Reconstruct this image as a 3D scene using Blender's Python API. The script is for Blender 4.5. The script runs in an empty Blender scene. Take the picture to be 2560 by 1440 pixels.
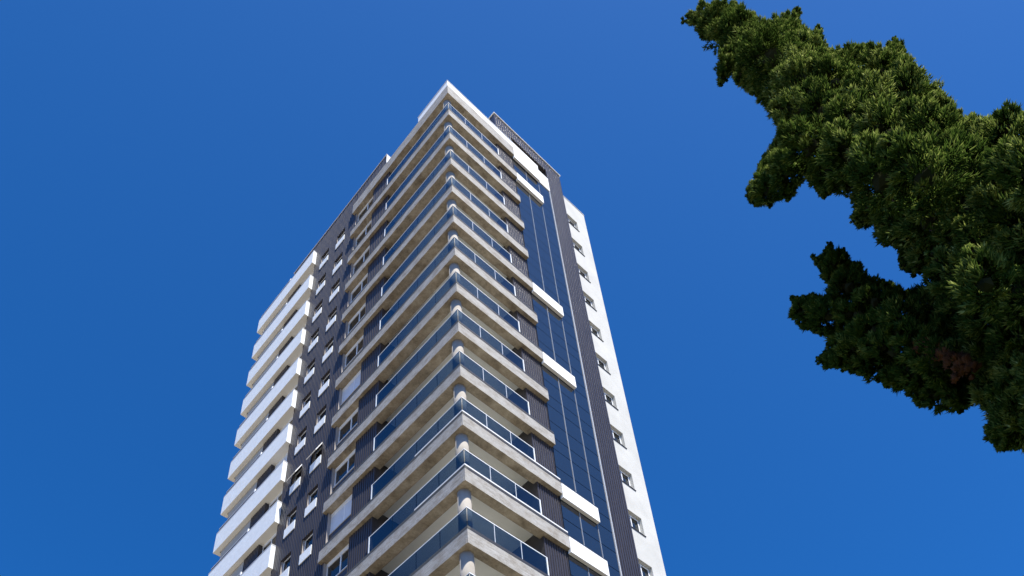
import bpy, math, random
import numpy as np
from mathutils import Vector, Matrix

random.seed(7)
rng = np.random.default_rng(7)
scene = bpy.context.scene
COL = scene.collection

# ------------------------------------------------------------------ camera
G = 59.66                                   # height of the roof-level datum above the ground
F_PX, CX_PX, CY_PX = 2341.78, 1280.0, 1608.05   # the photo is the top of a taller frame
CAM = np.array([-14.14457, -15.34748, -58.05762 + G])
RWC = np.array([[0.73135945, -0.67922282, -0.06139802],
                [-0.3982416, -0.49841893, 0.77005337],
                [-0.55363976, -0.53873456, -0.63501818]])
cam_d = bpy.data.cameras.new('camera')
cam_d.sensor_width = 36.0
cam_d.sensor_fit = 'HORIZONTAL'
cam_d.lens = F_PX / 2560.0 * 36.0
cam_d.shift_y = (CY_PX - 720.0) / 2560.0
cam_d.clip_start = 0.05
cam_d.clip_end = 6000.0
cam = bpy.data.objects.new('camera', cam_d)
COL.objects.link(cam)
m4 = Matrix([list(RWC[:, i]) + [CAM[i]] for i in range(3)] + [[0, 0, 0, 1]])
cam.matrix_world = m4
scene.camera = cam


def pix(x, y, dist):
    """point seen at photo pixel (x, y), at a horizontal distance from the camera"""
    d = RWC.T @ np.array([(x - CX_PX) / F_PX, -(y - CY_PX) / F_PX, -1.0])
    return CAM + d * (dist / math.hypot(d[0], d[1]))


# ------------------------------------------------------------------ sky, sun, exposure
SUN = Vector((-0.16, -0.57, 1.0)).normalized()
ELEV = math.asin(SUN.z)
world = bpy.data.worlds.new('World')
scene.world = world
world.use_nodes = True
wn = world.node_tree
for n in list(wn.nodes):
    wn.nodes.remove(n)
w_out = wn.nodes.new('ShaderNodeOutputWorld')
w_bg = wn.nodes.new('ShaderNodeBackground')
sky = wn.nodes.new('ShaderNodeTexSky')
sky.sky_type = 'NISHITA'
sky.sun_disc = False
sky.sun_elevation = ELEV
sky.sun_rotation = math.atan2(SUN.x, SUN.y)
sky.altitude = 900.0
sky.air_density = 0.5
sky.dust_density = 0.8
sky.ozone_density = 10.0
w_bg.inputs['Strength'].default_value = 0.15
hsv = wn.nodes.new('ShaderNodeHueSaturation')      # the deep, saturated blue of the photograph
hsv.inputs['Saturation'].default_value = 1.19
hsv.inputs['Value'].default_value = 1.13
wn.links.new(sky.outputs['Color'], hsv.inputs['Color'])
wn.links.new(hsv.outputs['Color'], w_bg.inputs['Color'])
wn.links.new(w_bg.outputs['Background'], w_out.inputs['Surface'])
sun_d = bpy.data.lights.new('sun', 'SUN')
sun_d.energy = 4.6
sun_d.angle = math.radians(0.53)
sun_d.color = (1.0, 0.955, 0.88)
sun = bpy.data.objects.new('sun', sun_d)
COL.objects.link(sun)
sun.rotation_euler = SUN.to_track_quat('Z', 'Y').to_euler()
sun.location = (-20, -60, 120)
scene.render.engine = 'CYCLES'
scene.cycles.caustics_reflective = False
scene.view_settings.view_transform = 'Standard'
scene.view_settings.look = 'None'
scene.view_settings.exposure = 0.95
scene.view_settings.gamma = 1.0
scene.view_settings.use_curve_mapping = False


# ------------------------------------------------------------------ materials
def base_mat(name, rough=0.7, spec=0.5):
    m = bpy.data.materials.new(name)
    m.use_nodes = True
    nt = m.node_tree
    b = nt.nodes['Principled BSDF']
    b.inputs['Roughness'].default_value = rough
    b.inputs['Specular IOR Level'].default_value = spec
    return m, nt, b


def noise(nt, scale, vec=None, detail=4.0, rough=0.6, stretch=None, coord='Object'):
    tc = nt.nodes.new('ShaderNodeTexCoord')
    n = nt.nodes.new('ShaderNodeTexNoise')
    n.inputs['Scale'].default_value = scale
    n.inputs['Detail'].default_value = detail
    n.inputs['Roughness'].default_value = rough
    src = tc.outputs[coord]
    if coord == 'World':
        pass
    if stretch:
        mp = nt.nodes.new('ShaderNodeMapping')
        mp.inputs['Scale'].default_value = stretch
        nt.links.new(src, mp.inputs['Vector'])
        src = mp.outputs['Vector']
    nt.links.new(src, n.inputs['Vector'])
    return n.outputs['Fac']


def noise_w(nt, scale, detail=4.0, rough=0.6, stretch=(1, 1, 1)):
    """noise in world space, so shared meshes do not repeat"""
    g = nt.nodes.new('ShaderNodeNewGeometry')
    mp = nt.nodes.new('ShaderNodeMapping')
    mp.inputs['Scale'].default_value = stretch
    n = nt.nodes.new('ShaderNodeTexNoise')
    n.inputs['Scale'].default_value = scale
    n.inputs['Detail'].default_value = detail
    n.inputs['Roughness'].default_value = rough
    nt.links.new(g.outputs['Position'], mp.inputs['Vector'])
    nt.links.new(mp.outputs['Vector'], n.inputs['Vector'])
    return n.outputs['Fac']


def ramp(nt, fac, stops):
    r = nt.nodes.new('ShaderNodeValToRGB')
    el = r.color_ramp.elements
    while len(el) < len(stops):
        el.new(0.5)
    for e, (p, c) in zip(el, stops):
        e.position = p
        e.color = (*c, 1)
    nt.links.new(fac, r.inputs['Fac'])
    return r.outputs['Color']


def mixc(nt, fac, a, b, mode='MIX'):
    m = nt.nodes.new('ShaderNodeMix')
    m.data_type = 'RGBA'
    m.blend_type = mode
    if isinstance(fac, (int, float)):
        m.inputs[0].default_value = fac
    else:
        nt.links.new(fac, m.inputs[0])
    for s, v in ((6, a), (7, b)):
        if isinstance(v, tuple):
            m.inputs[s].default_value = (*v, 1)
        else:
            nt.links.new(v, m.inputs[s])
    return m.outputs[2]


def bump(nt, b, h, strength, dist=0.01):
    bp = nt.nodes.new('ShaderNodeBump')
    bp.inputs['Strength'].default_value = strength
    bp.inputs['Distance'].default_value = dist
    nt.links.new(h, bp.inputs['Height'])
    nt.links.new(bp.outputs['Normal'], b.inputs['Normal'])


def plaster(name, c0, c1, scale=1.2, rough=0.75, spec=0.3, bs=0.25):
    m, nt, b = base_mat(name, rough, spec)
    f = noise_w(nt, scale, 6, 0.65)
    nt.links.new(ramp(nt, f, [(0.33, c0), (0.68, c1)]), b.inputs['Base Color'])
    bump(nt, b, noise_w(nt, 60, 3, 0.7), bs, 0.004)
    return m


def plain(name, col, rough=0.5, spec=0.5, metal=0.0):
    m, nt, b = base_mat(name, rough, spec)
    f = noise_w(nt, 3.0, 3, 0.6)
    c0 = tuple(x * 0.90 for x in col)
    nt.links.new(ramp(nt, f, [(0.3, c0), (0.7, col)]), b.inputs['Base Color'])
    b.inputs['Metallic'].default_value = metal
    return m


def make_concrete(name='board_formed_concrete', tone=(1, 1, 1)):
    """board-formed concrete: long horizontal streaks, brown stains"""
    m, nt, b = base_mat(name, 0.85, 0.15)
    streak = noise_w(nt, 1.0, 8, 0.78, (1.3, 1.3, 34))
    col = ramp(nt, streak, [(0.30, (0.18, 0.165, 0.145)), (0.5, (0.375, 0.36, 0.325)), (0.68, (0.54, 0.525, 0.49))])
    blot = noise_w(nt, 1.7, 6, 0.72, (1, 1, 1.6))
    bcol = ramp(nt, blot, [(0.36, (0.44, 0.36, 0.27)), (0.55, (1, 1, 1))])
    col = mixc(nt, 0.5, col, bcol, 'MULTIPLY')
    fine = noise_w(nt, 14, 4, 0.7)
    fcol = ramp(nt, fine, [(0.35, (0.72, 0.70, 0.67)), (0.6, (1, 1, 1))])
    col = mixc(nt, 0.6, col, fcol, 'MULTIPLY')
    col = mixc(nt, 1.0, col, tone, 'MULTIPLY')
    nt.links.new(col, b.inputs['Base Color'])
    bump(nt, b, streak, 0.6, 0.012)
    return m


def make_cladding():
    m, nt, b = base_mat('dark_ribbed_metal', 0.34, 0.26)
    f = noise_w(nt, 2.0, 5, 0.7, (6, 6, 0.5))
    nt.links.new(ramp(nt, f, [(0.3, (0.030, 0.027, 0.030)), (0.7, (0.050, 0.045, 0.049))]), b.inputs['Base Color'])
    r = nt.nodes.new('ShaderNodeMapRange')
    r.inputs['To Min'].default_value = 0.28
    r.inputs['To Max'].default_value = 0.38
    nt.links.new(noise_w(nt, 1.3, 4, 0.6), r.inputs['Value'])
    nt.links.new(r.outputs['Result'], b.inputs['Roughness'])
    b.inputs['IOR'].default_value = 1.55
    return m


def make_rail_glass():
    m = bpy.data.materials.new('tinted_rail_glass')
    m.use_nodes = True
    nt = m.node_tree
    nt.nodes.remove(nt.nodes['Principled BSDF'])
    out = nt.nodes['Material Output']
    tr = nt.nodes.new('ShaderNodeBsdfTransparent')
    tr.inputs['Color'].default_value = (0.44, 0.52, 0.57, 1)
    gl = nt.nodes.new('ShaderNodeBsdfGlossy')
    gl.inputs['Roughness'].default_value = 0.015
    gl.inputs['Color'].default_value = (0.95, 0.97, 1, 1)
    fr = nt.nodes.new('ShaderNodeFresnel')
    fr.inputs['IOR'].default_value = 1.65
    mx = nt.nodes.new('ShaderNodeMixShader')
    gm_ = nt.nodes.new('ShaderNodeNewGeometry')     # mirror only on the outer face of each sheet
    inv = nt.nodes.new('ShaderNodeMath')
    inv.operation = 'SUBTRACT'
    inv.inputs[0].default_value = 1.0
    nt.links.new(gm_.outputs['Backfacing'], inv.inputs[1])
    mul = nt.nodes.new('ShaderNodeMath')
    mul.operation = 'MULTIPLY'
    nt.links.new(inv.outputs[0], mul.inputs[0])
    nt.links.new(fr.outputs['Fac'], mul.inputs[1])
    nt.links.new(mul.outputs[0], mx.inputs['Fac'])
    nt.links.new(tr.outputs['BSDF'], mx.inputs[1])
    nt.links.new(gl.outputs['BSDF'], mx.inputs[2])
    nt.links.new(mx.outputs['Shader'], out.inputs['Surface'])
    return m


def make_dark_glass(name, col, ior, rough=0.02):
    m, nt, b = base_mat(name, rough, 0.5)
    b.inputs['Base Color'].default_value = (*col, 1)
    b.inputs['IOR'].default_value = ior
    return m


def make_ground():
    m, nt, b = base_mat('pale_paving', 0.9, 0.2)
    f = noise_w(nt, 0.15, 6, 0.6)
    nt.links.new(ramp(nt, f, [(0.3, (0.20, 0.175, 0.14)), (0.7, (0.28, 0.245, 0.20))]), b.inputs['Base Color'])
    return m


def make_foliage(name, stops, sheen):
    m = bpy.data.materials.new(name)
    m.use_nodes = True
    nt = m.node_tree
    b = nt.nodes['Principled BSDF']
    out = nt.nodes['Material Output']
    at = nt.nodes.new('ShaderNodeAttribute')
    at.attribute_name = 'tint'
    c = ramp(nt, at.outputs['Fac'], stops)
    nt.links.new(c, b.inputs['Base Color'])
    b.inputs['Roughness'].default_value = 0.85
    b.inputs['Specular IOR Level'].default_value = sheen
    tl = nt.nodes.new('ShaderNodeBsdfTranslucent')
    nt.links.new(c, tl.inputs['Color'])
    mx = nt.nodes.new('ShaderNodeMixShader')
    mx.inputs['Fac'].default_value = 0.10
    nt.links.new(b.outputs['BSDF'], mx.inputs[1])
    nt.links.new(tl.outputs['BSDF'], mx.inputs[2])
    nt.links.new(mx.outputs['Shader'], out.inputs['Surface'])
    return m


def make_bark():
    m, nt, b = base_mat('bark', 0.9, 0.2)
    f = noise_w(nt, 6, 6, 0.7, (4, 4, 0.6))
    nt.links.new(ramp(nt, f, [(0.3, (0.05, 0.032, 0.02)), (0.7, (0.16, 0.11, 0.075))]), b.inputs['Base Color'])
    bump(nt, b, f, 0.8, 0.02)
    return m


M = dict(
    concrete=make_concrete(),
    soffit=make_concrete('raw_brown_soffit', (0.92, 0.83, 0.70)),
    clad=make_cladding(),
    white=plaster('white_render', (0.74, 0.74, 0.71), (0.82, 0.82, 0.79), 0.8),
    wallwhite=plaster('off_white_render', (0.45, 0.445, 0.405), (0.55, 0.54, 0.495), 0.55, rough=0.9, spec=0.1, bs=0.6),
    balcwhite=plaster('white_textured_parapet', (0.70, 0.72, 0.70), (0.81, 0.825, 0.80), 5.0, bs=0.9),
    cream=plaster('cream_paint', (0.80, 0.78, 0.71), (0.86, 0.84, 0.77), 0.7),
    taupe=plaster('taupe_paint', (0.36, 0.335, 0.285), (0.42, 0.39, 0.335), 0.7),
    column=plaster('grey_column_render', (0.27, 0.245, 0.205), (0.36, 0.33, 0.285), 2.0, rough=0.9, spec=0.1, bs=0.5),
    railglass=make_rail_glass(),
    curtain=make_dark_glass('blue_curtain_glass', (0.012, 0.018, 0.026), 1.8),
    pane=make_dark_glass('window_glass', (0.012, 0.016, 0.018), 1.6),
    alu=plain('white_aluminium', (0.80, 0.81, 0.80), 0.4),
    silver=plain('silver_aluminium', (0.62, 0.64, 0.66), 0.35, 0.6),
    mullion=plain('satin_mullion', (0.27, 0.30, 0.34), 0.4, 0.6),
    darkmetal=plain('dark_flashing', (0.03, 0.028, 0.028), 0.5),
    greycoping=plain('grey_stone_coping', (0.075, 0.075, 0.068), 0.7, 0.3),
    whitecoping=plain('white_stone_coping', (0.72, 0.72, 0.69), 0.6, 0.3),
    stonecap=plain('pale_grey_stone_cap', (0.42, 0.425, 0.43), 0.6, 0.3),
    shutter=plain('grey_roller_shutter', (0.62, 0.64, 0.66), 0.5),
    jamb=plain('pale_metal_jamb', (0.34, 0.305, 0.28), 0.5, 0.4),
    black=plain('dark_backing', (0.012, 0.012, 0.014), 0.6, 0.3),
    ground=make_ground(),
    bark=make_bark(),
    bounce_absorber=plaster('absorber_green', (0.030, 0.052, 0.014), (0.060, 0.088, 0.026), 0.5, rough=0.95, spec=0.05, bs=1.0),  # dark green of the added patch that soaks up bounce light
    twigs=plain('packed_twigs', (0.022, 0.024, 0.012), 0.95, 0.0),
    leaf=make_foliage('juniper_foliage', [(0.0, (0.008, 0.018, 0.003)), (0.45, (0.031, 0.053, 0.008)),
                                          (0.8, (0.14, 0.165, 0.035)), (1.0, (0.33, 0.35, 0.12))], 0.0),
    dead=make_foliage('dead_foliage', [(0.0, (0.05, 0.018, 0.006)), (0.6, (0.12, 0.042, 0.013)), (1.0, (0.19, 0.075, 0.026))], 0.2),
)


# ------------------------------------------------------------------ mesh helpers
class MB:
    def __init__(self):
        self.v, self.f = [], []

    def quad(self, a, b, c, d):
        n = len(self.v)
        self.v += [a, b, c, d]
        self.f.append((n, n + 1, n + 2, n + 3))

    def box(self, x0, x1, y0, y1, z0, z1):
        n = len(self.v)
        self.v += [(x0, y0, z0), (x1, y0, z0), (x1, y1, z0), (x0, y1, z0),
                   (x0, y0, z1), (x1, y0, z1), (x1, y1, z1), (x0, y1, z1)]
        self.f += [tuple(n + i for i in q) for q in
                   ((0, 3, 2, 1), (4, 5, 6, 7), (0, 1, 5, 4), (1, 2, 6, 5), (2, 3, 7, 6), (3, 0, 4, 7))]
        return self

    def prism(self, poly, z0, z1):
        """poly counter-clockwise in (x, y)"""
        n, k = len(self.v), len(poly)
        self.v += [(x, y, z0) for x, y in poly] + [(x, y, z1) for x, y in poly]
        self.f.append(tuple(n + i for i in reversed(range(k))))
        self.f.append(tuple(n + k + i for i in range(k)))
        for i in range(k):
            j = (i + 1) % k
            self.f.append((n + i, n + j, n + k + j, n + k + i))
        return self

    def cyl(self, cx, cy, r, z0, z1, seg=28, axis='z'):
        n = len(self.v)
        for z in (z0, z1):
            for i in range(seg):
                a = 2 * math.pi * i / seg
                self.v.append((cx + r * math.cos(a), cy + r * math.sin(a), z))
        for i in range(seg):
            j = (i + 1) % seg
            self.f.append((n + i, n + j, n + seg + j, n + seg + i))
        self.f.append(tuple(n + i for i in reversed(range(seg))))
        self.f.append(tuple(n + seg + i for i in range(seg)))
        return self

    def mesh(self, name, mat, smooth=False, under=None):
        me = bpy.data.meshes.new(name)
        me.from_pydata(self.v, [], self.f)
        me.materials.append(mat)
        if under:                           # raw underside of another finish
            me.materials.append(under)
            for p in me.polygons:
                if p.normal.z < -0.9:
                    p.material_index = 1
        if smooth:
            me.polygons.foreach_set('use_smooth', [len(p.vertices) == 4 for p in me.polygons])
        me.update()
        return me


def add(name, mesh, parent=None, loc=(0, 0, 0), rot=None, label=None):
    o = bpy.data.objects.new(name, mesh)
    COL.objects.link(o)
    o.parent = parent
    o.location = loc
    if rot:
        o.rotation_euler = rot
    if label:
        o['label'] = label
    return o


def part(name, mb, mat, parent, loc=(0, 0, 0), smooth=False, label=None):
    return add(name, mb.mesh(name, mat, smooth), parent, loc, None, label)


def bx(*a):
    return MB().box(*a)


def ribwall(axis, plane, u0, u1, z0, z1, pitch=0.13, groove=0.045, deep=0.03, holes=(), thick=0.10, slant=0.0):
    """Ribbed metal sheet: raised flats with grooves, with openings. axis 'X': lies on x = plane and
    runs along y; axis 'Y': lies on y = plane and runs along x. slant = extra depth at u0."""
    mb = MB()
    sl = groove * 0.06                      # the grooves have sloping sides
    u = u0
    strips = []
    while u < u1 - 1e-6:
        for w, da, db in ((pitch - groove - 2 * sl, 0, 0), (sl, 0, deep), (groove, deep, deep), (sl, deep, 0)):
            if u >= u1 - 1e-6:
                break
            b = min(u + w, u1)
            strips.append((u, b, da, da + (db - da) * (b - u) / w))
            u = b
    cuts = sorted({h for q in holes for h in (q[0], q[1])})
    ss = []
    for a, b, da, db in strips:
        for c in [c for c in cuts if a + 1e-4 < c < b - 1e-4]:
            dm = da + (db - da) * (c - a) / (b - a)
            ss.append((a, c, da, dm))
            a, da = c, dm
        ss.append((a, b, da, db))

    def P(u, d, z):
        d = plane + d + slant * (u1 - u) / (u1 - u0)
        return (d, u, z) if axis == 'X' else (u, d, z)

    def spans(um):
        zs = [(z0, z1)]
        for ha, hb, hz0, hz1 in holes:
            if ha < um < hb:
                nz = []
                for p, q in zs:
                    if hz1 <= p or hz0 >= q:
                        nz.append((p, q))
                    else:
                        if hz0 > p:
                            nz.append((p, hz0))
                        if hz1 < q:
                            nz.append((hz1, q))
                zs = nz
        return zs
    for a, b, da, db in ss:
        for p, q in spans(0.5 * (a + b)):
            mb.quad(P(a, da, p), P(b, db, p), P(b, db, q), P(a, da, q))
            mb.quad(P(a, da, q), P(b, db, q), P(b, thick, q), P(a, thick, q))
            mb.quad(P(a, da, p), P(b, db, p), P(b, thick, p), P(a, thick, p))
    dl = ss[-1][3]
    mb.quad(P(u0, 0, z0), P(u0, thick, z0), P(u0, thick, z1), P(u0, 0, z1))
    mb.quad(P(u1, dl, z0), P(u1, thick, z0), P(u1, thick, z1), P(u1, dl, z1))
    return mb


def holed_wall(axis, plane, u0, u1, z0, z1, holes, depth):
    """flat wall sheet with openings and their reveals"""
    mb = MB()

    def P(u, d, z):
        return (plane + d, u, z) if axis == 'X' else (u, plane + d, z)
    us = sorted({u0, u1, *[h for q in holes for h in q[:2]]})
    zs = sorted({z0, z1, *[h for q in holes for h in q[2:]]})
    for i in range(len(us) - 1):
        for j in range(len(zs) - 1):
            um, zm = 0.5 * (us[i] + us[i + 1]), 0.5 * (zs[j] + zs[j + 1])
            if any(a < um < b and c < zm < d for a, b, c, d in holes):
                continue
            mb.quad(P(us[i], 0, zs[j]), P(us[i + 1], 0, zs[j]), P(us[i + 1], 0, zs[j + 1]), P(us[i], 0, zs[j + 1]))
    for a, b, c, d in holes:
        mb.quad(P(a, 0, c), P(a, depth, c), P(a, depth, d), P(a, 0, d))
        mb.quad(P(b, 0, c), P(b, depth, c), P(b, depth, d), P(b, 0, d))
        mb.quad(P(a, 0, c), P(b, 0, c), P(b, depth, c), P(a, depth, c))
        mb.quad(P(a, 0, d), P(b, 0, d), P(b, depth, d), P(a, depth, d))
    return mb


def frame_rect(axis, d0, d1, u0, u1, z0, z1, w, bars=()):
    """window frame: four rails plus upright bars"""
    mb = MB()

    def B(ua, ub, za, zb):
        if axis == 'X':
            mb.box(d0, d1, ua, ub, za, zb)
        else:
            mb.box(ua, ub, d0, d1, za, zb)
    B(u0, u0 + w, z0, z1)
    B(u1 - w, u1, z0, z1)
    B(u0 + w, u1 - w, z0, z0 + w)
    B(u0 + w, u1 - w, z1 - w, z1)
    for b in bars:
        B(b - w * 0.55, b + w * 0.55, z0 + w, z1 - w)
    return mb


# ------------------------------------------------------------------ ground
gm = MB()
gm.quad((-2500, -2500, 0), (2500, -2500, 0), (2500, 2500, 0), (-2500, 2500, 0))
ground = part('ground', gm, M['ground'], None)
ground['kind'] = 'structure'

absorber_mb = MB()  # added dark patch, out of view, that cuts ground bounce onto the tree
lr = np.random.default_rng(5)
ring = [(-9.5 + (13.5 + lr.random() * 1.2) * math.cos(a), -16.0 + (13.0 + lr.random() * 1.2) * math.sin(a), .004)
        for a in np.linspace(0, 2 * math.pi, 48, endpoint=False)]
absorber_mb.v, absorber_mb.f = ring, [tuple(range(48))]
bounce_absorber = part('bounce_absorber', absorber_mb, M['bounce_absorber'], None)
bounce_absorber['kind'] = 'structure'

# ------------------------------------------------------------------ the tower
T = bpy.data.objects.new('apartment_tower', None)
COL.objects.link(T)
T.location = (0, 0, 0)
T['label'] = 'tall residential tower with stacked concrete corner balconies, blue glass and dark ribbed cladding'
T['category'] = 'apartment building'
KB = 14                                     # floors built out below the roof (12 of them in view)
zk = lambda k: G - 3.0 * k
ZB = zk(KB) - 0.65                          # below this: plain lower walls
RX, LY = 5.09, 9.13                         # ends of the concrete fascias
PX0, PX1 = 3.885, 5.10                       # right pier
PY0, PY1 = 5.62, 7.09                       # left pier

# main walls (solid core behind every facade layer)
part('core_wall', bx(2.0, 11.60, 2.0, 19.45, 0, G + 0.25), M['cream'], T)
part('core_wall', bx(PX0, 9.59, 0.40, 1.999, 0, G + 0.25), M['clad'], T)
part('core_wall', bx(0.44, 1.999, PY0, PY1, 0, G + 0.25), M['clad'], T)
part('core_wall', bx(0.44, 1.999, PY1 + .002, 8.94, 0, G + 0.25), M['clad'], T)
part('core_wall', bx(0.56, 1.998, 8.942, 13.46, 0, G + 0.25), M['clad'], T)
part('core_wall', bx(0.56, 1.998, 13.462, 19.55, 0, G - 0.15), M['taupe'], T)
part('lower_wall', bx(0.05, 1.998, 0.05, PY0 - .002, 0, ZB - 0.4), M['concrete'], T)
part('lower_wall', bx(2.0, PX0 - .002, 0.05, 1.998, 0, ZB - 0.4), M['concrete'], T)

# --- corner balconies: beam, slab, rails ---------------------------------------------------
beam = MB().prism([(0, 0), (RX, 0), (RX, .38), (.42, .38), (.42, LY), (0, LY)], -0.65, 0)
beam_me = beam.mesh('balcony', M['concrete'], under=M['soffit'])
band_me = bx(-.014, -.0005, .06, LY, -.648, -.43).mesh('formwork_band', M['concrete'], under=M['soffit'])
slab_me = MB().prism([(.42, .381), (PX0 - .001, .381), (PX0 - .001, 2.0), (2.0, 2.0), (2.0, PY0 - .001), (.42, PY0 - .001)],
                     -0.22, -0.03).mesh('ceiling_slab', M['cream'])
JR = [0.075, 1.27, 2.51, 3.73]
JL = [0.075, 1.44, 2.72, 4.14, 5.56]
gz0, gz1 = 0.10, 1.06
pane_r = [bx(a + .008, b - .008, .052, .066, gz0, gz1).mesh('glass_panel', M['railglass']) for a, b in zip(JR, JR[1:])]
pane_l = [bx(.052, .066, a + .008, b - .008, gz0, gz1).mesh('glass_panel', M['railglass']) for a, b in zip(JL, JL[1:])]
rail_me = MB().prism([(.045, .045), (JR[-1], .045), (JR[-1], .078), (.078, .078), (.078, JL[-1]), (.045, JL[-1])],
                     gz1 + .001, gz1 + .036).mesh('handrail', M['alu'])
post_r = bx(-.011, .011, .046, .074, gz0, gz1).mesh('post', M['silver'])
post_l = bx(.046, .074, -.009, .009, gz0, gz1).mesh('post', M['railglass'])
end_r = bx(3.735, 3.785, .040, .085, 0.07, gz1 + .036).mesh('end_post', M['alu'])
end_l = bx(.040, .085, 5.565, 5.615, 0.13, gz1 + .036).mesh('end_post', M['alu'])
cop_r = MB().prism([(.135, -.010), (RX - .02, -.010), (RX - .02, .045), (.135, .045)], 0.002, 0.126).mesh('coping', M['darkmetal'])
cop_l = MB().prism([(-.006, -.010), (.13, -.010), (.13, .0445), (.045, .0445), (.045, 8.80), (-.006, 8.80)], 0.002, 0.128).mesh('coping', M['greycoping'])
wcop_r = MB().prism([(-.012, -.016), (RX - .03, -.016), (RX - .03, .046), (.046, .046), (.046, 2.75), (-.012, 2.75)],
                    0.129, 0.20).mesh('white_coping', M['whitecoping'])
colm_me = MB().cyl(.37, .49, .24, -2.998, -0.652, 36).mesh('column', M['column'], True)
door_r = frame_rect('Y', 1.95, 1.995, 2.25, 3.6, -2.95, -0.75, .06, (2.93,)).mesh('door_frame', M['alu'])
door_rp = bx(2.31, 3.54, 1.965, 1.985, -2.89, -0.81).mesh('pane', M['pane'])
door_l = frame_rect('X', 1.95, 1.995, 2.4, 5.2, -2.95, -0.75, .06, (3.33, 4.27)).mesh('door_frame', M['alu'])
door_lp = bx(1.965, 1.985, 2.46, 5.14, -2.89, -0.81).mesh('pane', M['pane'])

for k in range(1, KB + 1):
    z = zk(k)
    b = add('balcony', beam_me, T, (0, 0, z))
    add('ceiling_slab', slab_me, b)
    add('formwork_band', band_me, b)
    for me in pane_r + pane_l:
        add('glass_panel', me, b)
    for x in JR[1:-1]:
        add('post', post_r, b, (x, 0, 0))
    for y in JL[1:-1]:
        add('post', post_l, b, (0, y, 0))
    add('handrail', rail_me, b)
    add('end_post', end_r, b)
    add('end_post', end_l, b)
    add('coping', cop_r, b)
    add('coping', cop_l, b)
    if k in (10, 11):
        add('white_coping', wcop_r, b, label='bright white coping strip above the concrete edge')

for k in range(0, KB):
    z = zk(k)
    add('column', colm_me, T, (0, 0, z))
    d = add('balcony_door', door_r, T, (0, 0, z))
    add('pane', door_rp, d)
    d = add('balcony_door', door_l, T, (0, 0, z))
    add('pane', door_lp, d)

# --- dark piers between the fascias --------------------------------------------------------
pier_r = ribwall('Y', .185, PX0, PX1, -2.93, -0.652, .13, .045, .026, thick=.214).mesh('cladding_pier', M['clad'])
pier_l = ribwall('X', .115, PY0, PY1, -2.87, -0.652, .145, .055, .026, thick=.284, slant=.04).mesh('cladding_pier', M['clad'])
for k in range(0, KB):
    add('cladding_pier', pier_r, T, (0, 0, zk(k)))
    add('cladding_pier', pier_l, T, (0, 0, zk(k)))
part('cladding_pier', ribwall('Y', .185, PX0, PX1, 0, ZB, .13, .045, .026, thick=.214), M['clad'], T)
part('cladding_pier', ribwall('X', .14, PY0, PY1, 0, ZB, .145, .055, .026, thick=.299), M['clad'], T)

# --- large windows beside the left pier ----------------------------------------------------
WY0, WY1 = PY1 + .004, 8.945
WM = 7.95
wfr = frame_rect('X', .33, .395, WY0, WY1, -1.92, -0.82, .055, (WM,)).mesh('bedroom_window', M['alu'])
wp = [bx(.36, .372, WY0 + .055, WM - .03, -1.865, -.875).mesh('pane', M['pane']),
      bx(.356, .368, WM + .03, WY1 - .055, -1.865, -.875).mesh('pane', M['pane'])]
wbox = bx(.31, .40, WY0, WY1, -.818, -.653).mesh('shutter_box', M['alu'])
wsill = bx(.27, .405, WY0, WY1 - .005, -1.972, -1.922).mesh('sill', M['silver'])
wsh_mb = MB()
for i in range(12):
    a = -1.86 + i * .0825
    wsh_mb.box(.338, .352, WY0 + .056, WY1 - .056, a, a + .080)
wshut = wsh_mb.mesh('roller_shutter', M['shutter'])
wbelow = bx(.30, .438, WY0, WY1, -2.99, -1.974).mesh('window_apron', M['clad'])
wjamb = bx(.165, .41, 8.947, 8.952, -2.98, -0.655).mesh('jamb', M['jamb'])
for k in range(0, KB):
    w = add('bedroom_window', wfr, T, (0, 0, zk(k)))
    for me in wp:
        add('pane', me, w)
    add('shutter_box', wbox, w)
    add('sill', wsill, w)
    add('window_apron', wbelow, w)
    add('jamb', wjamb, w)
    if k in (6, 9):
        add('roller_shutter', wshut, w, label='fully closed light grey roller shutter')
part('lower_wall', bx(.16, .438, PY1 + .002, 8.94, 0, ZB), M['clad'], T)

# --- dark wall with two columns of small windows -------------------------------------------
CY = [(10.05, 10.92), (11.79, 12.65)]
XC = .15                                    # plane of the dark cladding
ZT, ZS, ZA = -0.72, -1.72, -2.31
holes = [(a, b, zk(k) + ZS, zk(k) + ZT) for k in range(0, KB) for a, b in CY]
part('cladding_wall', ribwall('X', XC, 8.955, 13.46, 0, G + 2.10, .145, .055, .026, holes, thick=.40), M['clad'], T)
part('cladding_wall', ribwall('X', XC, 5.95, 8.953, G - .45, G + 2.10, .145, .055, .026, thick=.27), M['clad'], T)
part('cladding_wall', ribwall('X', XC, 13.462, 16.2, G - .1, G + 2.10, .145, .055, .026, thick=.40), M['clad'], T)
part('parapet_cap', bx(.12, .67, 5.91, 16.24, G + 2.102, G + 2.15), M['silver'], T)
part('parapet_wall', bx(.56, .66, 5.96, 16.18, G + .252, G + 2.10), M['white'], T)
part('parapet_end', bx(.155, .65, 5.925, 5.948, G + .2, G + 2.101), M['white'], T)

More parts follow.
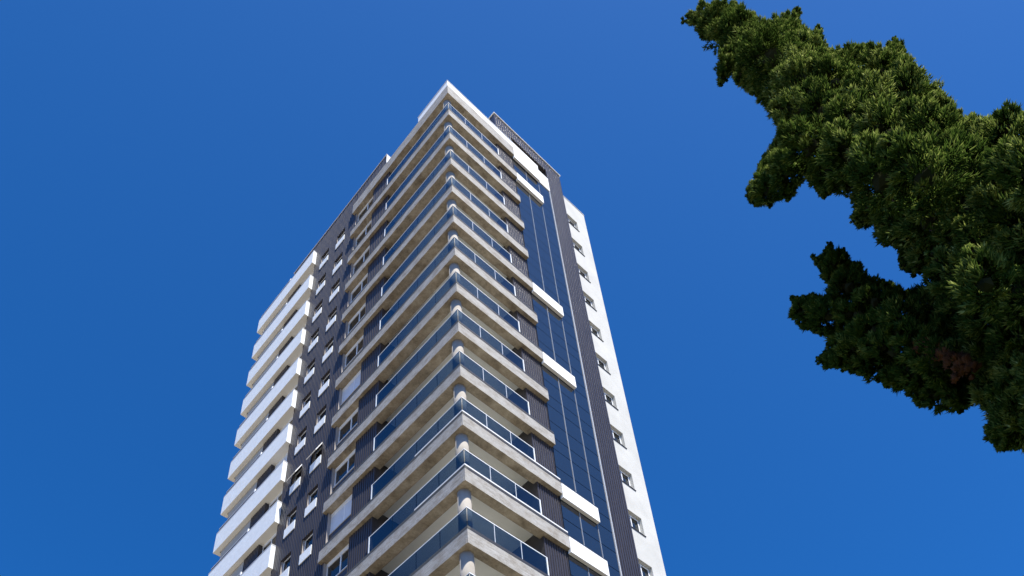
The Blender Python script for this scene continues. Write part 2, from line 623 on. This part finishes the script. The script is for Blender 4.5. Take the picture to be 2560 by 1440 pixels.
fr_me, pn_me, hd_me, jb_me, ap_me, sl_me, sash_me, sashp_me = {}, {}, {}, {}, {}, {}, {}, {}
for i, (a, b) in enumerate(CY):
    fr_me[i] = frame_rect('X', .295, .345, a, b, ZS, ZT, .05, ()).mesh('small_window', M['alu'])
    pn_me[i] = bx(.315, .327, a + .05, b - .05, ZS + .05, ZT - .05).mesh('pane', M['pane'])
    jb_me[i] = [bx(.185, .294, b - .006, b - .001, ZS, ZT - .002).mesh('jamb', M['jamb']),
                bx(.185, .294, a + .001, a + .006, ZS, ZT - .002).mesh('jamb', M['jamb'])]
    hd_me[i] = bx(.155, .345, a + .006, b - .006, ZS - .004, ZS + .018).mesh('sill', M['silver'])
    ap_me[i] = bx(.120, .149, a - .01, b + .02, ZA, ZS - .02).mesh('apron', M['balcwhite'])
    sash_me[i] = frame_rect('X', -.02, .02, a + .03, b - .03, -.86, 0, .05).mesh('open_sash', M['alu'])
    sashp_me[i] = bx(-.006, .006, a + .08, b - .08, -.81, -.05).mesh('pane', M['pane'])
for k in range(0, KB):
    for i in (0, 1):
        lab = 'small window with its sash tilted open' if k == 7 else None
        w = add('small_window', fr_me[i], T, (0, 0, zk(k)), label=lab)
        if k != 7:
            add('pane', pn_me[i], w)
        [add('jamb', me, w) for me in jb_me[i]]
        add('sill', hd_me[i], w)
        add('apron', ap_me[i], w)
        if k == 7:
            s = add('open_sash', sash_me[i], w, (.17, 0, ZT - .02), (0, math.radians(22), 0))
            # the pane sits in the sash: same placement, third level is the limit
            add('pane', sashp_me[i], w, (.17, 0, ZT - .02), (0, math.radians(22), 0))

# --- white side balconies ------------------------------------------------------------------
BY0, BY1, BX = 13.34, 19.96, -.09
lo = MB()
lo.prism([(BX, BY0), (XC - .001, BY0), (XC - .001, BY0 + .12), (BX + .11, BY0 + .12), (BX + .11, BY1 - .12), (.32, BY1 - .12),
          (.32, BY1), (BX, BY1)], -0.30, 0.70)
lo.prism([(BX, BY0), (XC - .001, BY0), (XC - .001, BY0 + .126), (.355, BY0 + .126), (.355, 15.11), (.165, 15.11), (.165, 19.62),
          (.165, 19.70), (.32, 19.70), (.32, BY1), (BX, BY1)], -0.71, -0.3001)
log_me = lo.mesh('side_balcony', M['balcwhite'], under=M['cream'])
lcop_me = MB().prism([(BX - .004, BY0 - .004), (XC - .001, BY0 - .004), (XC - .001, BY0 + .11), (BX + .10, BY0 + .11), (BX + .10, BY1 - .11),
                      (.32, BY1 - .11), (.32, BY1 + .004), (BX - .004, BY1 + .004)], .701, .80).mesh('coping', M['stonecap'])
lh_me = bx(BX + .015, BX + .06, 16.2, 19.80, .985, 1.02).mesh('handrail', M['alu'])
lg_me = bx(BX + .02, BX + .05, 16.24, 19.78, .801, .984).mesh('rail_panel', M['darkmetal'])
lp_me = bx(BX + .005, BX + .07, 16.10, 16.19, .801, 1.05).mesh('end_post', M['alu'])
lwin = frame_rect('X', .36, .42, 13.475, 15.10, -2.6, -.84, .06, (14.3,)).mesh('loggia_window', M['alu'])
lwp = [bx(.385, .397, 13.54, 14.26, -2.54, -.90).mesh('pane', M['pane']),
       bx(.381, .393, 14.34, 15.04, -2.54, -.90).mesh('pane', M['pane'])]
lws_mb = MB()
for i in range(20):
    a = -2.54 + i * .0825
    lws_mb.box(.362, .376, 13.541, 15.039, a, a + .080)
lws = lws_mb.mesh('roller_shutter', M['shutter'])
lwb = bx(.345, .425, 13.475, 15.10, -.838, -.712).mesh('shutter_box', M['alu'])
lpan = ribwall('X', .145, 15.12, 16.49, -2.6, -.712, .145, .055, .03, thick=.30).mesh('loggia_panel', M['clad'])
for k in range(0, KB + 1):
    b = add('side_balcony', log_me, T, (0, 0, zk(k)))
    add('coping', lcop_me, b)
    add('handrail', lh_me, b)
    add('rail_panel', lg_me, b)
    add('end_post', lp_me, b)
for k in range(0, KB):
    z = zk(k)
    w = add('loggia_window', lwin, T, (0, 0, z))
    for me in lwp:
        add('pane', me, w)
    add('shutter_box', lwb, w)
    if k == 6:
        add('roller_shutter', lws, w, label='closed light grey roller shutter')
    add('loggia_panel', lpan, T, (0, 0, z))
part('loggia_wall', bx(.168, .558, 16.492, 19.53, 0, G - .31), M['taupe'], T)
part('loggia_wall', bx(.45, .558, 13.464, 16.49, 0, G - .31), M['taupe'], T)
part('lower_wall', bx(-.05, .164, 13.464, 19.8, 0, ZB - .1), M['taupe'], T)
part('end_wall', bx(.30, 11.3, 19.552, 19.68, 0, G - .1), M['clad'], T)

# --- blue curtain wall ---------------------------------------------------------------------
cw = part('curtain_wall', bx(5.103, 8.20, .205, .398, 0, G - .60), M['black'], T)
UE = [5.105, 6.15, 7.21, 8.17]
ZR = [0.10, -0.70, -1.85, -2.90]
cpan = [[bx(UE[i] + .012, UE[i + 1] - .012, .160, .185, ZR[j + 1] + .018, ZR[j] - .018).mesh('glass_pane', M['curtain'])
         for j in range(3)] for i in range(3)]
for k in range(0, KB):
    for i in range(3):
        for j in range(3):
            if k == 0 and j == 0:
                continue
            add('glass_pane', cpan[i][j], cw, (0, 0, zk(k)))
for x in UE[1:3]:
    part('mullion', bx(x - .011, x + .011, .140, .200, ZB, G - .60), M['mullion'], cw)
part('mullion', bx(8.178, 8.198, .120, .204, ZB, G - .60), M['alu'], cw)
part('glass_panel', bx(5.11, 8.17, .16, .20, 0, zk(KB) + .08), M['curtain'], cw)

# --- white boxes on the fascia line --------------------------------------------------------
hood = bx(5.103, 7.20, -.012, .138, -.83, -.002).mesh('white_box', M['white'])
hoodc = bx(5.095, 7.21, -.02, .137, 0, .03).mesh('box_cap', M['darkmetal'])
for k in (1, 5, 7, 10, 11, 13):
    h = add('white_box', hood, T, (0, 0, zk(k)))
    add('box_cap', hoodc, h)

# --- dark strip, penthouse frame -----------------------------------------------------------
part('cladding_strip', ribwall('Y', .14, 8.215, 9.60, 0, G + 3.45, .155, .05, .028, thick=.259), M['clad'], T)
part('penthouse_cladding', ribwall('Y', .14, PX0, 8.213, G + 2.20, G + 3.45, .19, .06, .03, thick=1.05), M['clad'], T)
part('penthouse_cladding', ribwall('Y', .14, PX0, 5.22, G - .6, G + 2.198, .19, .06, .03, thick=.25), M['clad'], T)
part('penthouse_wall', bx(PX0 + .002, 9.59, 1.192, 6.0, G + .252, G + 3.44), M['clad'], T)
part('penthouse_wall', bx(8.22, 9.59, .402, 1.190, G + .252, G + 3.44), M['clad'], T)
part('penthouse_wall', bx(PX0 + .002, 5.215, .402, 1.188, G + .252, G + 2.195), M['clad'], T)
part('parapet_cap', bx(PX0 - .05, 9.65, .09, 6.05, G + 3.452, G + 3.51), M['whitecoping'], T)

# --- off-white wall with windows on the right ----------------------------------------------
WX0, WX1 = 9.62, 10.77
rh = [(WX0, WX1, zk(k) - 2.0, zk(k) - .87) for k in range(0, KB)]
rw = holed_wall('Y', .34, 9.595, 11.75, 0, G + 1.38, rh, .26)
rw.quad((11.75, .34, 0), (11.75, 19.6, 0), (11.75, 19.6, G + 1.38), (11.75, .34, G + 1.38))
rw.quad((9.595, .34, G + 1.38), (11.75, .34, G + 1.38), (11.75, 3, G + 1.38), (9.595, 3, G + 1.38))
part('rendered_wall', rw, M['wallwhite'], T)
part('parapet_cap', bx(9.61, 11.78, .31, .60, G + 1.382, G + 1.42), M['silver'], T)
sfr = frame_rect('Y', .52, .58, WX0, WX1, -2.0, -.87, .06, (10.2,)).mesh('bathroom_window', M['alu'])
ssash = frame_rect('Y', .495, .52, 10.16, WX1 - .05, -1.95, -.92, .055, ()).mesh('sash', M['alu'])
sp = [bx(WX0 + .06, 10.16, .55, .56, -1.94, -.93).mesh('pane', M['pane']),
      bx(10.22, WX1 - .1, .54, .55, -1.94, -.93).mesh('pane', M['pane'])]
ss = bx(WX0 - .02, WX1 + .04, .30, .52, -2.035, -2.003).mesh('sill', M['darkmetal'])
sl = bx(WX0 + .06, 10.15, .565, .57, -1.94, -1.1).mesh('blind', M['alu'])
for k in range(0, KB):
    w = add('bathroom_window', sfr, T, (0, 0, zk(k)))
    add('sash', ssash, w)
    for me in sp:
        add('pane', me, w)
    add('sill', ss, w)

# --- roof edge -----------------------------------------------------------------------------
rb = MB().prism([(0, 0), (RX, 0), (RX, .38), (.42, .38), (.42, LY), (0, LY)], G - 0.72, G + .36)
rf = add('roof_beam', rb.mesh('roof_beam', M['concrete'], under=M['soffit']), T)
part('white_parapet', MB().prism([(.004, .004), (RX, .004), (RX, .36), (.36, .36), (.36, 2.66), (.004, 2.66)], G + .361, G + 1.02), M['white'], rf)
part('parapet_cap', MB().prism([(-.02, -.02), (RX, -.02), (RX, .38), (.38, .38), (.38, 2.69), (-.02, 2.69)], G + 1.021, G + 1.06), M['silver'], rf)
part('ceiling_slab', MB().prism([(.42, .381), (PX0 - .001, .381), (PX0 - .001, 2.0), (2.0, 2.0), (2.0, PY0 - .001), (.42, PY0 - .001)],
                                G - 0.30, G + .1), M['cream'], rf)
part('white_box', bx(5.10, 7.20, -.012, .118, G - 1.0, G + 1.03), M['white'], rf)
part('white_parapet', bx(5.225, 8.21, .12, .36, G - .70, G + 1.0), M['white'], rf)


# ------------------------------------------------------------------ the juniper
tree = bpy.data.objects.new('juniper_tree', None)
COL.objects.link(tree)
DT = 5.0                                   # horizontal distance of the trunk from the camera
base = np.array([CAM[0] + 5.55, CAM[1] - 0.45, 0.0])
tree.location = base
tree['label'] = 'dense dark green juniper with upright plume-like foliage, in front at the right'
tree['category'] = 'tree'

main = [(1703, 54), (1745, 28), (1793, 2), (1815, 14), (1835, 3), (1850, 26), (1870, 28), (1893, 34), (1898, 56), (1930, 50), (1960, 36),
        (1996, 20), (2000, 62), (2022, 78), (2046, 64), (2062, 105), (2080, 128), (2110, 126), (2143, 108), (2188, 122), (2205, 128),
        (2216, 108), (2236, 96), (2258, 105), (2264, 140), (2282, 162), (2300, 185), (2322, 212), (2350, 230), (2382, 258), (2390, 288),
        (2420, 294), (2450, 300), (2480, 290), (2516, 278), (2570, 288), (2700, 330), (2900, 520), (3050, 800), (3100, 1100),
        (2900, 1250), (2650, 1180), (2560, 1122), (2507, 1128), (2480, 1108), (2462, 1080), (2476, 1034), (2440, 1008), (2430, 930),
        (2400, 860), (2350, 800), (2320, 714), (2318, 686), (2287, 694), (2252, 668), (2250, 624), (2214, 612), (2195, 592), (2185, 566),
        (2150, 572), (2126, 556), (2142, 522), (2122, 494), (2090, 480), (2062, 495), (2038, 480), (2028, 446), (1990, 474), (1968, 503),
        (1910, 522), (1872, 510), (1866, 486), (1888, 456), (1898, 408), (1912, 382), (1938, 350), (1948, 328), (1936, 296), (1912, 268),
        (1878, 232), (1843, 211), (1834, 184), (1806, 217), (1796, 172), (1814, 118), (1786, 94), (1750, 92), (1740, 68)]
bough = [(2030, 638), (2052, 644), (2072, 604), (2082, 628), (2110, 622), (2118, 656), (2147, 656), (2166, 694), (2212, 697), (2254, 727),
         (2284, 727), (2322, 712), (2380, 760), (2440, 860), (2452, 960), (2438, 1008), (2404, 1032), (2350, 1022), (2302, 1018), (2276, 992),
         (2220, 968), (2170, 948), (2124, 930), (2070, 922), (2041, 902), (2062, 877), (2074, 848), (2048, 838), (2006, 818), (1982, 798),
         (1976, 742), (2000, 748), (2030, 734), (2062, 742), (2074, 720), (2056, 686)]


def poly_dist(poly, pts):
    """signed distance in pixels to the outline, positive inside"""
    P = np.array(poly, float)
    Q = np.roll(P, -1, 0)
    pts = np.asarray(pts, float)
    best = np.full(len(pts), 1e9)
    inside = np.zeros(len(pts), bool)
    for a, b in zip(P, Q):
        ab = b - a
        t = np.clip(((pts - a) @ ab) / (ab @ ab), 0, 1)
        d = np.hypot(*(pts - (a + t[:, None] * ab)).T)
        best = np.minimum(best, d)
        if a[1] != b[1]:
            c = ((a[1] > pts[:, 1]) != (b[1] > pts[:, 1])) & (pts[:, 0] < (b[0] - a[0]) * (pts[:, 1] - a[1]) / (b[1] - a[1]) + a[0])
            inside ^= c
    return np.where(inside, best, -best)


def scatter(poly, n_try, rmax, d_near, keep, seed):
    """fill an outline with overlapping foliage clumps -> (position, radius)"""
    r_ = np.random.default_rng(seed)
    P = np.array(poly, float)
    lo, hi = P.min(0), P.max(0)
    cand = lo + r_.random((n_try, 2)) * (hi - lo)
    sd = poly_dist(poly, cand)
    out = []
    chosen = np.zeros((0, 3))
    order = np.argsort(-sd + r_.random(n_try) * 40)
    for i in order:
        e = sd[i]
        if e < 8:
            continue
        r = float(np.clip(e * 0.84, 9, rmax * (0.75 + 0.5 * r_.random())))
        if cand[i, 0] > 2640 and r < 30:
            continue
        if len(chosen):
            dd = np.hypot(chosen[:, 0] - cand[i, 0], chosen[:, 1] - cand[i, 1])
            if np.any(dd < keep * np.maximum(chosen[:, 2], r) + keep * 0.2 * r):
                continue
        chosen = np.vstack([chosen, [cand[i, 0], cand[i, 1], r]])
        out.append((cand[i, 0], cand[i, 1], r, e))
    return out


def to_pix(p):
    q = RWC @ (np.asarray(p) - CAM)
    return CX_PX + F_PX * q[0] / -q[2], CY_PX - F_PX * q[1] / -q[2]


def overhang(x, y):
    """how far the crown leans out towards the camera: wide whorls with hollows under them"""
    a = np.interp(y, [0, 60, 200, 330, 450, 540, 650, 1200], [.2, .3, .9, 1.5, 1.9, 1.1, .5, .4])
    b = 1.5 * np.clip((x - 2300) / 120, 0, 1) * np.interp(y, [560, 640, 740, 830], [0, 1, 1, 0])
    return max(a, b)


def clump_points(clumps, dist, bulge, lo, hi, seed, poly=None, flame=False):
    """clump centres in space: lo..hi times the crown's local half-depth towards the camera;
    flame adds the tapering tip that points outwards and up"""
    r_ = np.random.default_rng(seed)
    res, tips = [], []
    for x, y, r, e in clumps:
        p0 = pix(x, y, dist)
        rng_ = math.hypot(F_PX, math.hypot(x - CX_PX, y - CY_PX))
        T_ = min(1.0, e / 110.0) * (bulge if bulge < 1.0 else overhang(x, y))
        p = pix(x, y, dist - T_ * (lo + (hi - lo) * r_.random()))
        R = r * np.linalg.norm(p - CAM) / rng_
        res.append((p, R))
        if flame:
            az = pix(2330, 500, DT)
            rad = (p - az) * np.array([1, 1, 0])
            rad /= np.linalg.norm(rad) + 1e-6
            a = rad * 0.55 + np.array([0, 0, 1.0]) + r_.normal(size=3) * 0.18
            a /= np.linalg.norm(a)
            for s_, f_ in ((0.62, 0.66), (1.12, 0.44), (1.5, 0.26)):
                q = p + a * R * s_
                tips.append((q, R * f_))
    if tips:
        px = np.array([to_pix(q) for q, _ in tips])
        sd = poly_dist(poly, px)
        for (q, R), d in zip(tips, sd):
            if d > 3:
                rr = min(R, (d + 3) * np.linalg.norm(q - CAM) / F_PX)
                if rr > 0.015:
                    res.append((q, rr))
    return res


def plumes(clumps, seed, dens=1.0, tint_lo=0.0, tint_hi=1.0):
    """sprigs: thin three-sided spikes in tufts that cover each clump"""
    r_ = np.random.default_rng(seed)
    A, D, L, Wd, Tn = [], [], [], [], []
    up = np.array([0, 0, 1.0])
    for p, R in clumps:
        npl = max(5, int(dens * (8 + 760 * R * R)))
        dirs = r_.normal(size=(npl, 3))
        dirs /= np.linalg.norm(dirs, axis=1)[:, None]
        dirs[:, 2] *= 1.0
        cl_t = r_.random()
        pr = R * (0.45 + 0.27 * r_.random(npl)) * np.where(dirs[:, 2] < 0, 1.12, 1.0)
        pb = p + dirs * pr[:, None] * np.array([1, 1, 1.15])
        ax = dirs * 0.72 + up * 0.72 + r_.normal(size=(npl, 3)) * 0.2
        ax /= np.linalg.norm(ax, axis=1)[:, None]
        pl = np.minimum(R * 0.62, 0.15) * (0.7 + 0.6 * r_.random(npl))
        ns = 54
        t = r_.random((npl, ns))
        sp = r_.normal(size=(npl, ns, 3))
        sp -= (sp * ax[:, None, :]).sum(2)[..., None] * ax[:, None, :]
        sp /= np.linalg.norm(sp, axis=2)[..., None] + 1e-9
        rad = 0.40 * pl[:, None] * np.sqrt(np.clip(1.05 - t, 0, 1)) * (0.45 + 0.55 * r_.random((npl, ns)))
        base_p = pb[:, None, :] + ax[:, None, :] * (t * pl[:, None])[..., None] + sp * rad[..., None]
        dd = ax[:, None, :] * 0.85 + sp * (0.38 + 0.3 * r_.random((npl, ns, 1))) + r_.normal(size=(npl, ns, 3)) * 0.14 + up * 0.3
        dd /= np.linalg.norm(dd, axis=2)[..., None]
        ln = np.minimum(0.020 + 0.026 * r_.random((npl, ns)), R * 0.55)
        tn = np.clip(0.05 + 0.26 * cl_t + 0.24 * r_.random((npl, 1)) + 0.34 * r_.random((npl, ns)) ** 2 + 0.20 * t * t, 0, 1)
        A.append(base_p.reshape(-1, 3))
        D.append(dd.reshape(-1, 3))
        L.append(ln.reshape(-1))
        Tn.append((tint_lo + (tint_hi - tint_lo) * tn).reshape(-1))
    return np.vstack(A), np.vstack(D), np.concatenate(L), np.concatenate(Tn)


def sprig_mesh(name, A, D, L, Tn, mat, origin, seed, wid=0.0060):
    r_ = np.random.default_rng(seed)
    n = len(A)
    ref = r_.normal(size=(n, 3))
    u = np.cross(D, ref)
    u /= np.linalg.norm(u, axis=1)[:, None] + 1e-9
    v = np.cross(D, u)
    w = (wid * (0.7 + 0.6 * r_.random(n)))[:, None]
    mid = A + D * (L * 0.12)[:, None]
    V = np.empty((n, 4, 3))
    for i in range(3):
        a = 2 * math.pi * i / 3
        V[:, i] = mid + (u * math.cos(a) + v * math.sin(a)) * w
    V[:, 3] = A + D * (L * 1.1)[:, None] + r_.normal(size=(n, 3)) * 0.004
    V = (V - origin).reshape(-1, 3)
    tri = np.array([[3, 0, 1], [3, 1, 2], [3, 2, 0]])
    Fc = (np.arange(n)[:, None, None] * 4 + tri[None]).reshape(-1, 3)
    me = bpy.data.meshes.new(name)
    me.vertices.add(len(V))
    me.vertices.foreach_set('co', V.astype(np.float32).ravel())
    me.loops.add(Fc.size)
    me.loops.foreach_set('vertex_index', Fc.astype(np.int32).ravel())
    me.polygons.add(len(Fc))
    me.polygons.foreach_set('loop_start', np.arange(0, Fc.size, 3, dtype=np.int32))
    me.polygons.foreach_set('loop_total', np.full(len(Fc), 3, np.int32))
    at = me.attributes.new('tint', 'FLOAT', 'POINT')
    at.data.foreach_set('value', np.repeat(Tn, 4).astype(np.float32))
    me.materials.append(mat)
    me.update(calc_edges=True)
    me.validate()
    return me


def tube(mb, pts, radii, seg=9):
    pts = [Vector(p) for p in pts]
    n0 = len(mb.v)
    for i, p in enumerate(pts):
        t = (pts[min(i + 1, len(pts) - 1)] - pts[max(i - 1, 0)]).normalized()
        u = t.cross(Vector((0.3, 1, 0.2))).normalized()
        v = t.cross(u)
        for j in range(seg):
            a = 2 * math.pi * j / seg
            mb.v.append(tuple(p + (u * math.cos(a) + v * math.sin(a)) * radii[i]))
    for i in range(len(pts) - 1):
        for j in range(seg):
            k = (j + 1) % seg
            mb.f.append((n0 + i * seg + j, n0 + i * seg + k, n0 + (i + 1) * seg + k, n0 + (i + 1) * seg + j))
    mb.f.append(tuple(n0 + (len(pts) - 1) * seg + j for j in range(seg)))
    return mb


hull = scatter(main, 16000, 72, DT, 0.98, 1)
inner = scatter(main, 12000, 60, DT, 0.66, 5)
backc = scatter(main, 9000, 80, DT, 0.85, 2)
bh = scatter(bough, 9000, 50, DT, 0.98, 3)
bi = scatter(bough, 6000, 44, DT, 0.80, 6)
cl_front = clump_points(hull, DT, 1.6, 0.75, 1.15, 11, main, True)
cl_in = clump_points(inner, DT, 1.5, 0.15, 0.6, 15)
cl_back = clump_points(backc, DT, 0.99, -1.2, -0.3, 12)
cl_b = clump_points(bh, DT + .15, 0.6, 0.6, 1.1, 13, bough, True)
cl_bb = clump_points(bi, DT + .15, 0.5, -0.8, 0.3, 14)

tip_c = [(pix(x, y, DT - .1), r) for x, y, r in ((1711, 52, .035), (1726, 48, .06), (1745, 46, .10), (1768, 42, .15), (1790, 60, .17), (1812, 40, .18),
                                                 (1800, 92, .14), (1768, 72, .12), (1830, 75, .18), (1835, 115, .16), (1812, 170, .09), (1806, 196, .06))]
spires = [(1793, 4, 1800, 60, 20), (1836, 4, 1840, 60, 16), (1872, 28, 1880, 90, 24), (1996, 20, 1965, 100, 24), (2046, 64, 2040, 150, 22),
          (2120, 120, 2120, 190, 26), (2236, 96, 2240, 190, 26), (2284, 162, 2270, 240, 26), (2330, 214, 2310, 290, 28), (2384, 262, 2350, 330, 28),
          (2516, 279, 2520, 340, 30), (2440, 298, 2450, 350, 24), (1752, 92, 1800, 80, 16), (1804, 216, 1818, 140, 18), (1842, 210, 1862, 160, 18),
          (1868, 490, 1915, 445, 24), (1900, 408, 1950, 400, 22), (1938, 300, 1980, 300, 22), (1972, 502, 1965, 440, 24), (2060, 494, 2080, 440, 24),
          (2130, 556, 2170, 520, 22), (2210, 612, 2240, 560, 24), (2285, 692, 2310, 630, 26), (2472, 1085, 2530, 1050, 30), (2508, 1126, 2540, 1070, 26),
          (2350, 716, 2440, 720, 30), (2432, 590, 2450, 650, 30), (2480, 640, 2520, 690, 30)]
bspires = [(2073, 605, 2085, 690, 20), (2111, 622, 2110, 700, 18), (2032, 639, 2075, 690, 14), (2146, 656, 2140, 720, 20), (1977, 744, 2040, 770, 20),
           (1983, 796, 2050, 790, 18), (2031, 735, 2055, 780, 15), (2042, 902, 2100, 890, 18), (2125, 930, 2150, 890, 20), (2300, 1016, 2320, 960, 26),
           (2404, 1031, 2390, 970, 28), (2220, 966, 2240, 920, 22)]


def spire_clumps(lst, dist, lean):
    out = []
    for x0, y0, x1, y1, r in lst:
        n = max(4, int(math.hypot(x1 - x0, y1 - y0) / 11))
        for i in range(n + 1):
            t = i / n
            x, y = x0 + (x1 - x0) * t, y0 + (y1 - y0) * t
            rr = max(5.0, r * (0.18 + 0.82 * t ** 0.8))
            f = rr * 0.75 / max(1e-6, math.hypot(x1 - x0, y1 - y0)) if i == 0 else 0
            p = pix(x + (x1 - x0) * f, y + (y1 - y0) * f, dist - lean * min(1, overhang(x, y)) * (0.35 + 0.3 * t))
            out.append((p, rr * np.linalg.norm(p - CAM) / math.hypot(F_PX, math.hypot(x - CX_PX, y - CY_PX))))
    return out


cl_sp = spire_clumps(spires, DT, 0.8)
cl_bs = spire_clumps(bspires, DT + .15, 0.3)


def in_view(c):
    x, y = to_pix(c[0])
    return x < 2640 and y > -60


near = [c for c in cl_front + tip_c + cl_sp if in_view(c)]
far_ = [c for c in cl_front if not in_view(c)]
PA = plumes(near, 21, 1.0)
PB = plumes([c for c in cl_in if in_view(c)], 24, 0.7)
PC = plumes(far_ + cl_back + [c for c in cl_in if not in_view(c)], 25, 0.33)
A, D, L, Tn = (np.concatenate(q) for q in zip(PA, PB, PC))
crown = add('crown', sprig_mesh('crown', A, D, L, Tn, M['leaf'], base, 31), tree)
crown['kind'] = 'stuff'
N1 = len(A)
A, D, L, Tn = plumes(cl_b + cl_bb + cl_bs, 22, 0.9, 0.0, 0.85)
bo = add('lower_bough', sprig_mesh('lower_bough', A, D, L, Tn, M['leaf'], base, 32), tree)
bo['kind'] = 'stuff'


def cores(name, clumps, f, seed):
    """the packed twigs inside every clump: lumpy solids that stop the light"""
    r_ = np.random.default_rng(seed)
    t = (1 + 5 ** .5) / 2
    iv = np.array([(-1, t, 0), (1, t, 0), (-1, -t, 0), (1, -t, 0), (0, -1, t), (0, 1, t), (0, -1, -t), (0, 1, -t),
                   (t, 0, -1), (t, 0, 1), (-t, 0, -1), (-t, 0, 1)], float)
    iv /= np.linalg.norm(iv[0])
    it = np.array([(0, 11, 5), (0, 5, 1), (0, 1, 7), (0, 7, 10), (0, 10, 11), (1, 5, 9), (5, 11, 4), (11, 10, 2), (10, 7, 6), (7, 1, 8),
                   (3, 9, 4), (3, 4, 2), (3, 2, 6), (3, 6, 8), (3, 8, 9), (4, 9, 5), (2, 4, 11), (6, 2, 10), (8, 6, 7), (9, 8, 1)])
    vs, fs = [], []
    for i, (p, R) in enumerate(clumps):
        vs.append(p - base + iv * R * f * (0.75 + 0.5 * r_.random((12, 1))))
        fs.append(it + 12 * i)
    me = bpy.data.meshes.new(name)
    me.from_pydata(np.vstack(vs).tolist(), [], np.vstack(fs).tolist())
    me.materials.append(M['twigs'])
    o = add(name, me, tree)
    o['kind'] = 'stuff'
    return o


cores('inner_twigs', near + far_ + cl_in + cl_back, 0.34, 41)
cores('inner_twigs', cl_b + cl_bb + cl_bs, 0.34, 42)
dead_c = [(pix(x, y, DT - .50), r) for x, y, r in ((2310, 872, .045), (2335, 880, .05), (2355, 895, .045), (2385, 905, .05), (2410, 915, .05),
                                                   (2430, 925, .04), (2290, 868, .03), (2400, 935, .04))]
A, D, L, Tn = plumes(dead_c, 23, 1.1)
dd = add('dead_foliage', sprig_mesh('dead_foliage', A, D, L, Tn, M['dead'], base, 33, .006), tree, label='patch of dried brown foliage')
dd['kind'] = 'stuff'
print('sprigs', N1, len(cl_front), len(cl_in), len(cl_back), len(cl_b))

# trunk and limbs
tp = [(0, 0, -.05), (-.02, .03, 1.2), (-.10, .10, 3.2), (-.12, .05, 5.2), (-.13, .12, 7.2), (-.16, .28, 9.2), (-.20, .62, 11.4), (-.23, .95, 12.8), (-.25, 1.12, 13.7)]
tr_ = [.21, .17, .15, .135, .12, .095, .065, .035, .012]
part('trunk', tube(MB(), tp, tr_, 12), M['bark'], tree, smooth=True)


def trunk_at(z):
    for i in range(len(tp) - 1):
        if tp[i][2] <= z <= tp[i + 1][2]:
            f = (z - tp[i][2]) / (tp[i + 1][2] - tp[i][2])
            return Vector(tp[i]).lerp(Vector(tp[i + 1]), f)
    return Vector(tp[-1])


big = sorted(cl_front + cl_back + cl_b, key=lambda c: -c[1])
used = []
for p, R in big:
    q = Vector(p - base)
    if any((q - u).length < 0.75 for u in used):
        continue
    used.append(q)
    if len(used) > 46:
        break
    st = trunk_at(max(2.2, q.z - 0.9 - 0.5 * (q.xy - trunk_at(q.z).xy).length))
    q = st.lerp(q, 0.72)
    ctrl = st.lerp(q, 0.5) - Vector((0, 0, 0.18))
    pts = [st, st.lerp(ctrl, .6), ctrl, ctrl.lerp(q, .55), q]
    chk = np.array([to_pix(np.array(a_.lerp(b_, f_)) + base) for a_, b_ in zip(pts, pts[1:]) for f_ in (0, .33, .66)])
    if np.any(np.maximum(poly_dist(main, chk), poly_dist(bough, chk)) < 22):
        continue                            # it would cross open sky
    part('limb', tube(MB(), pts, [.045, .036, .028, .02, .008], 7), M['bark'], tree, smooth=True)
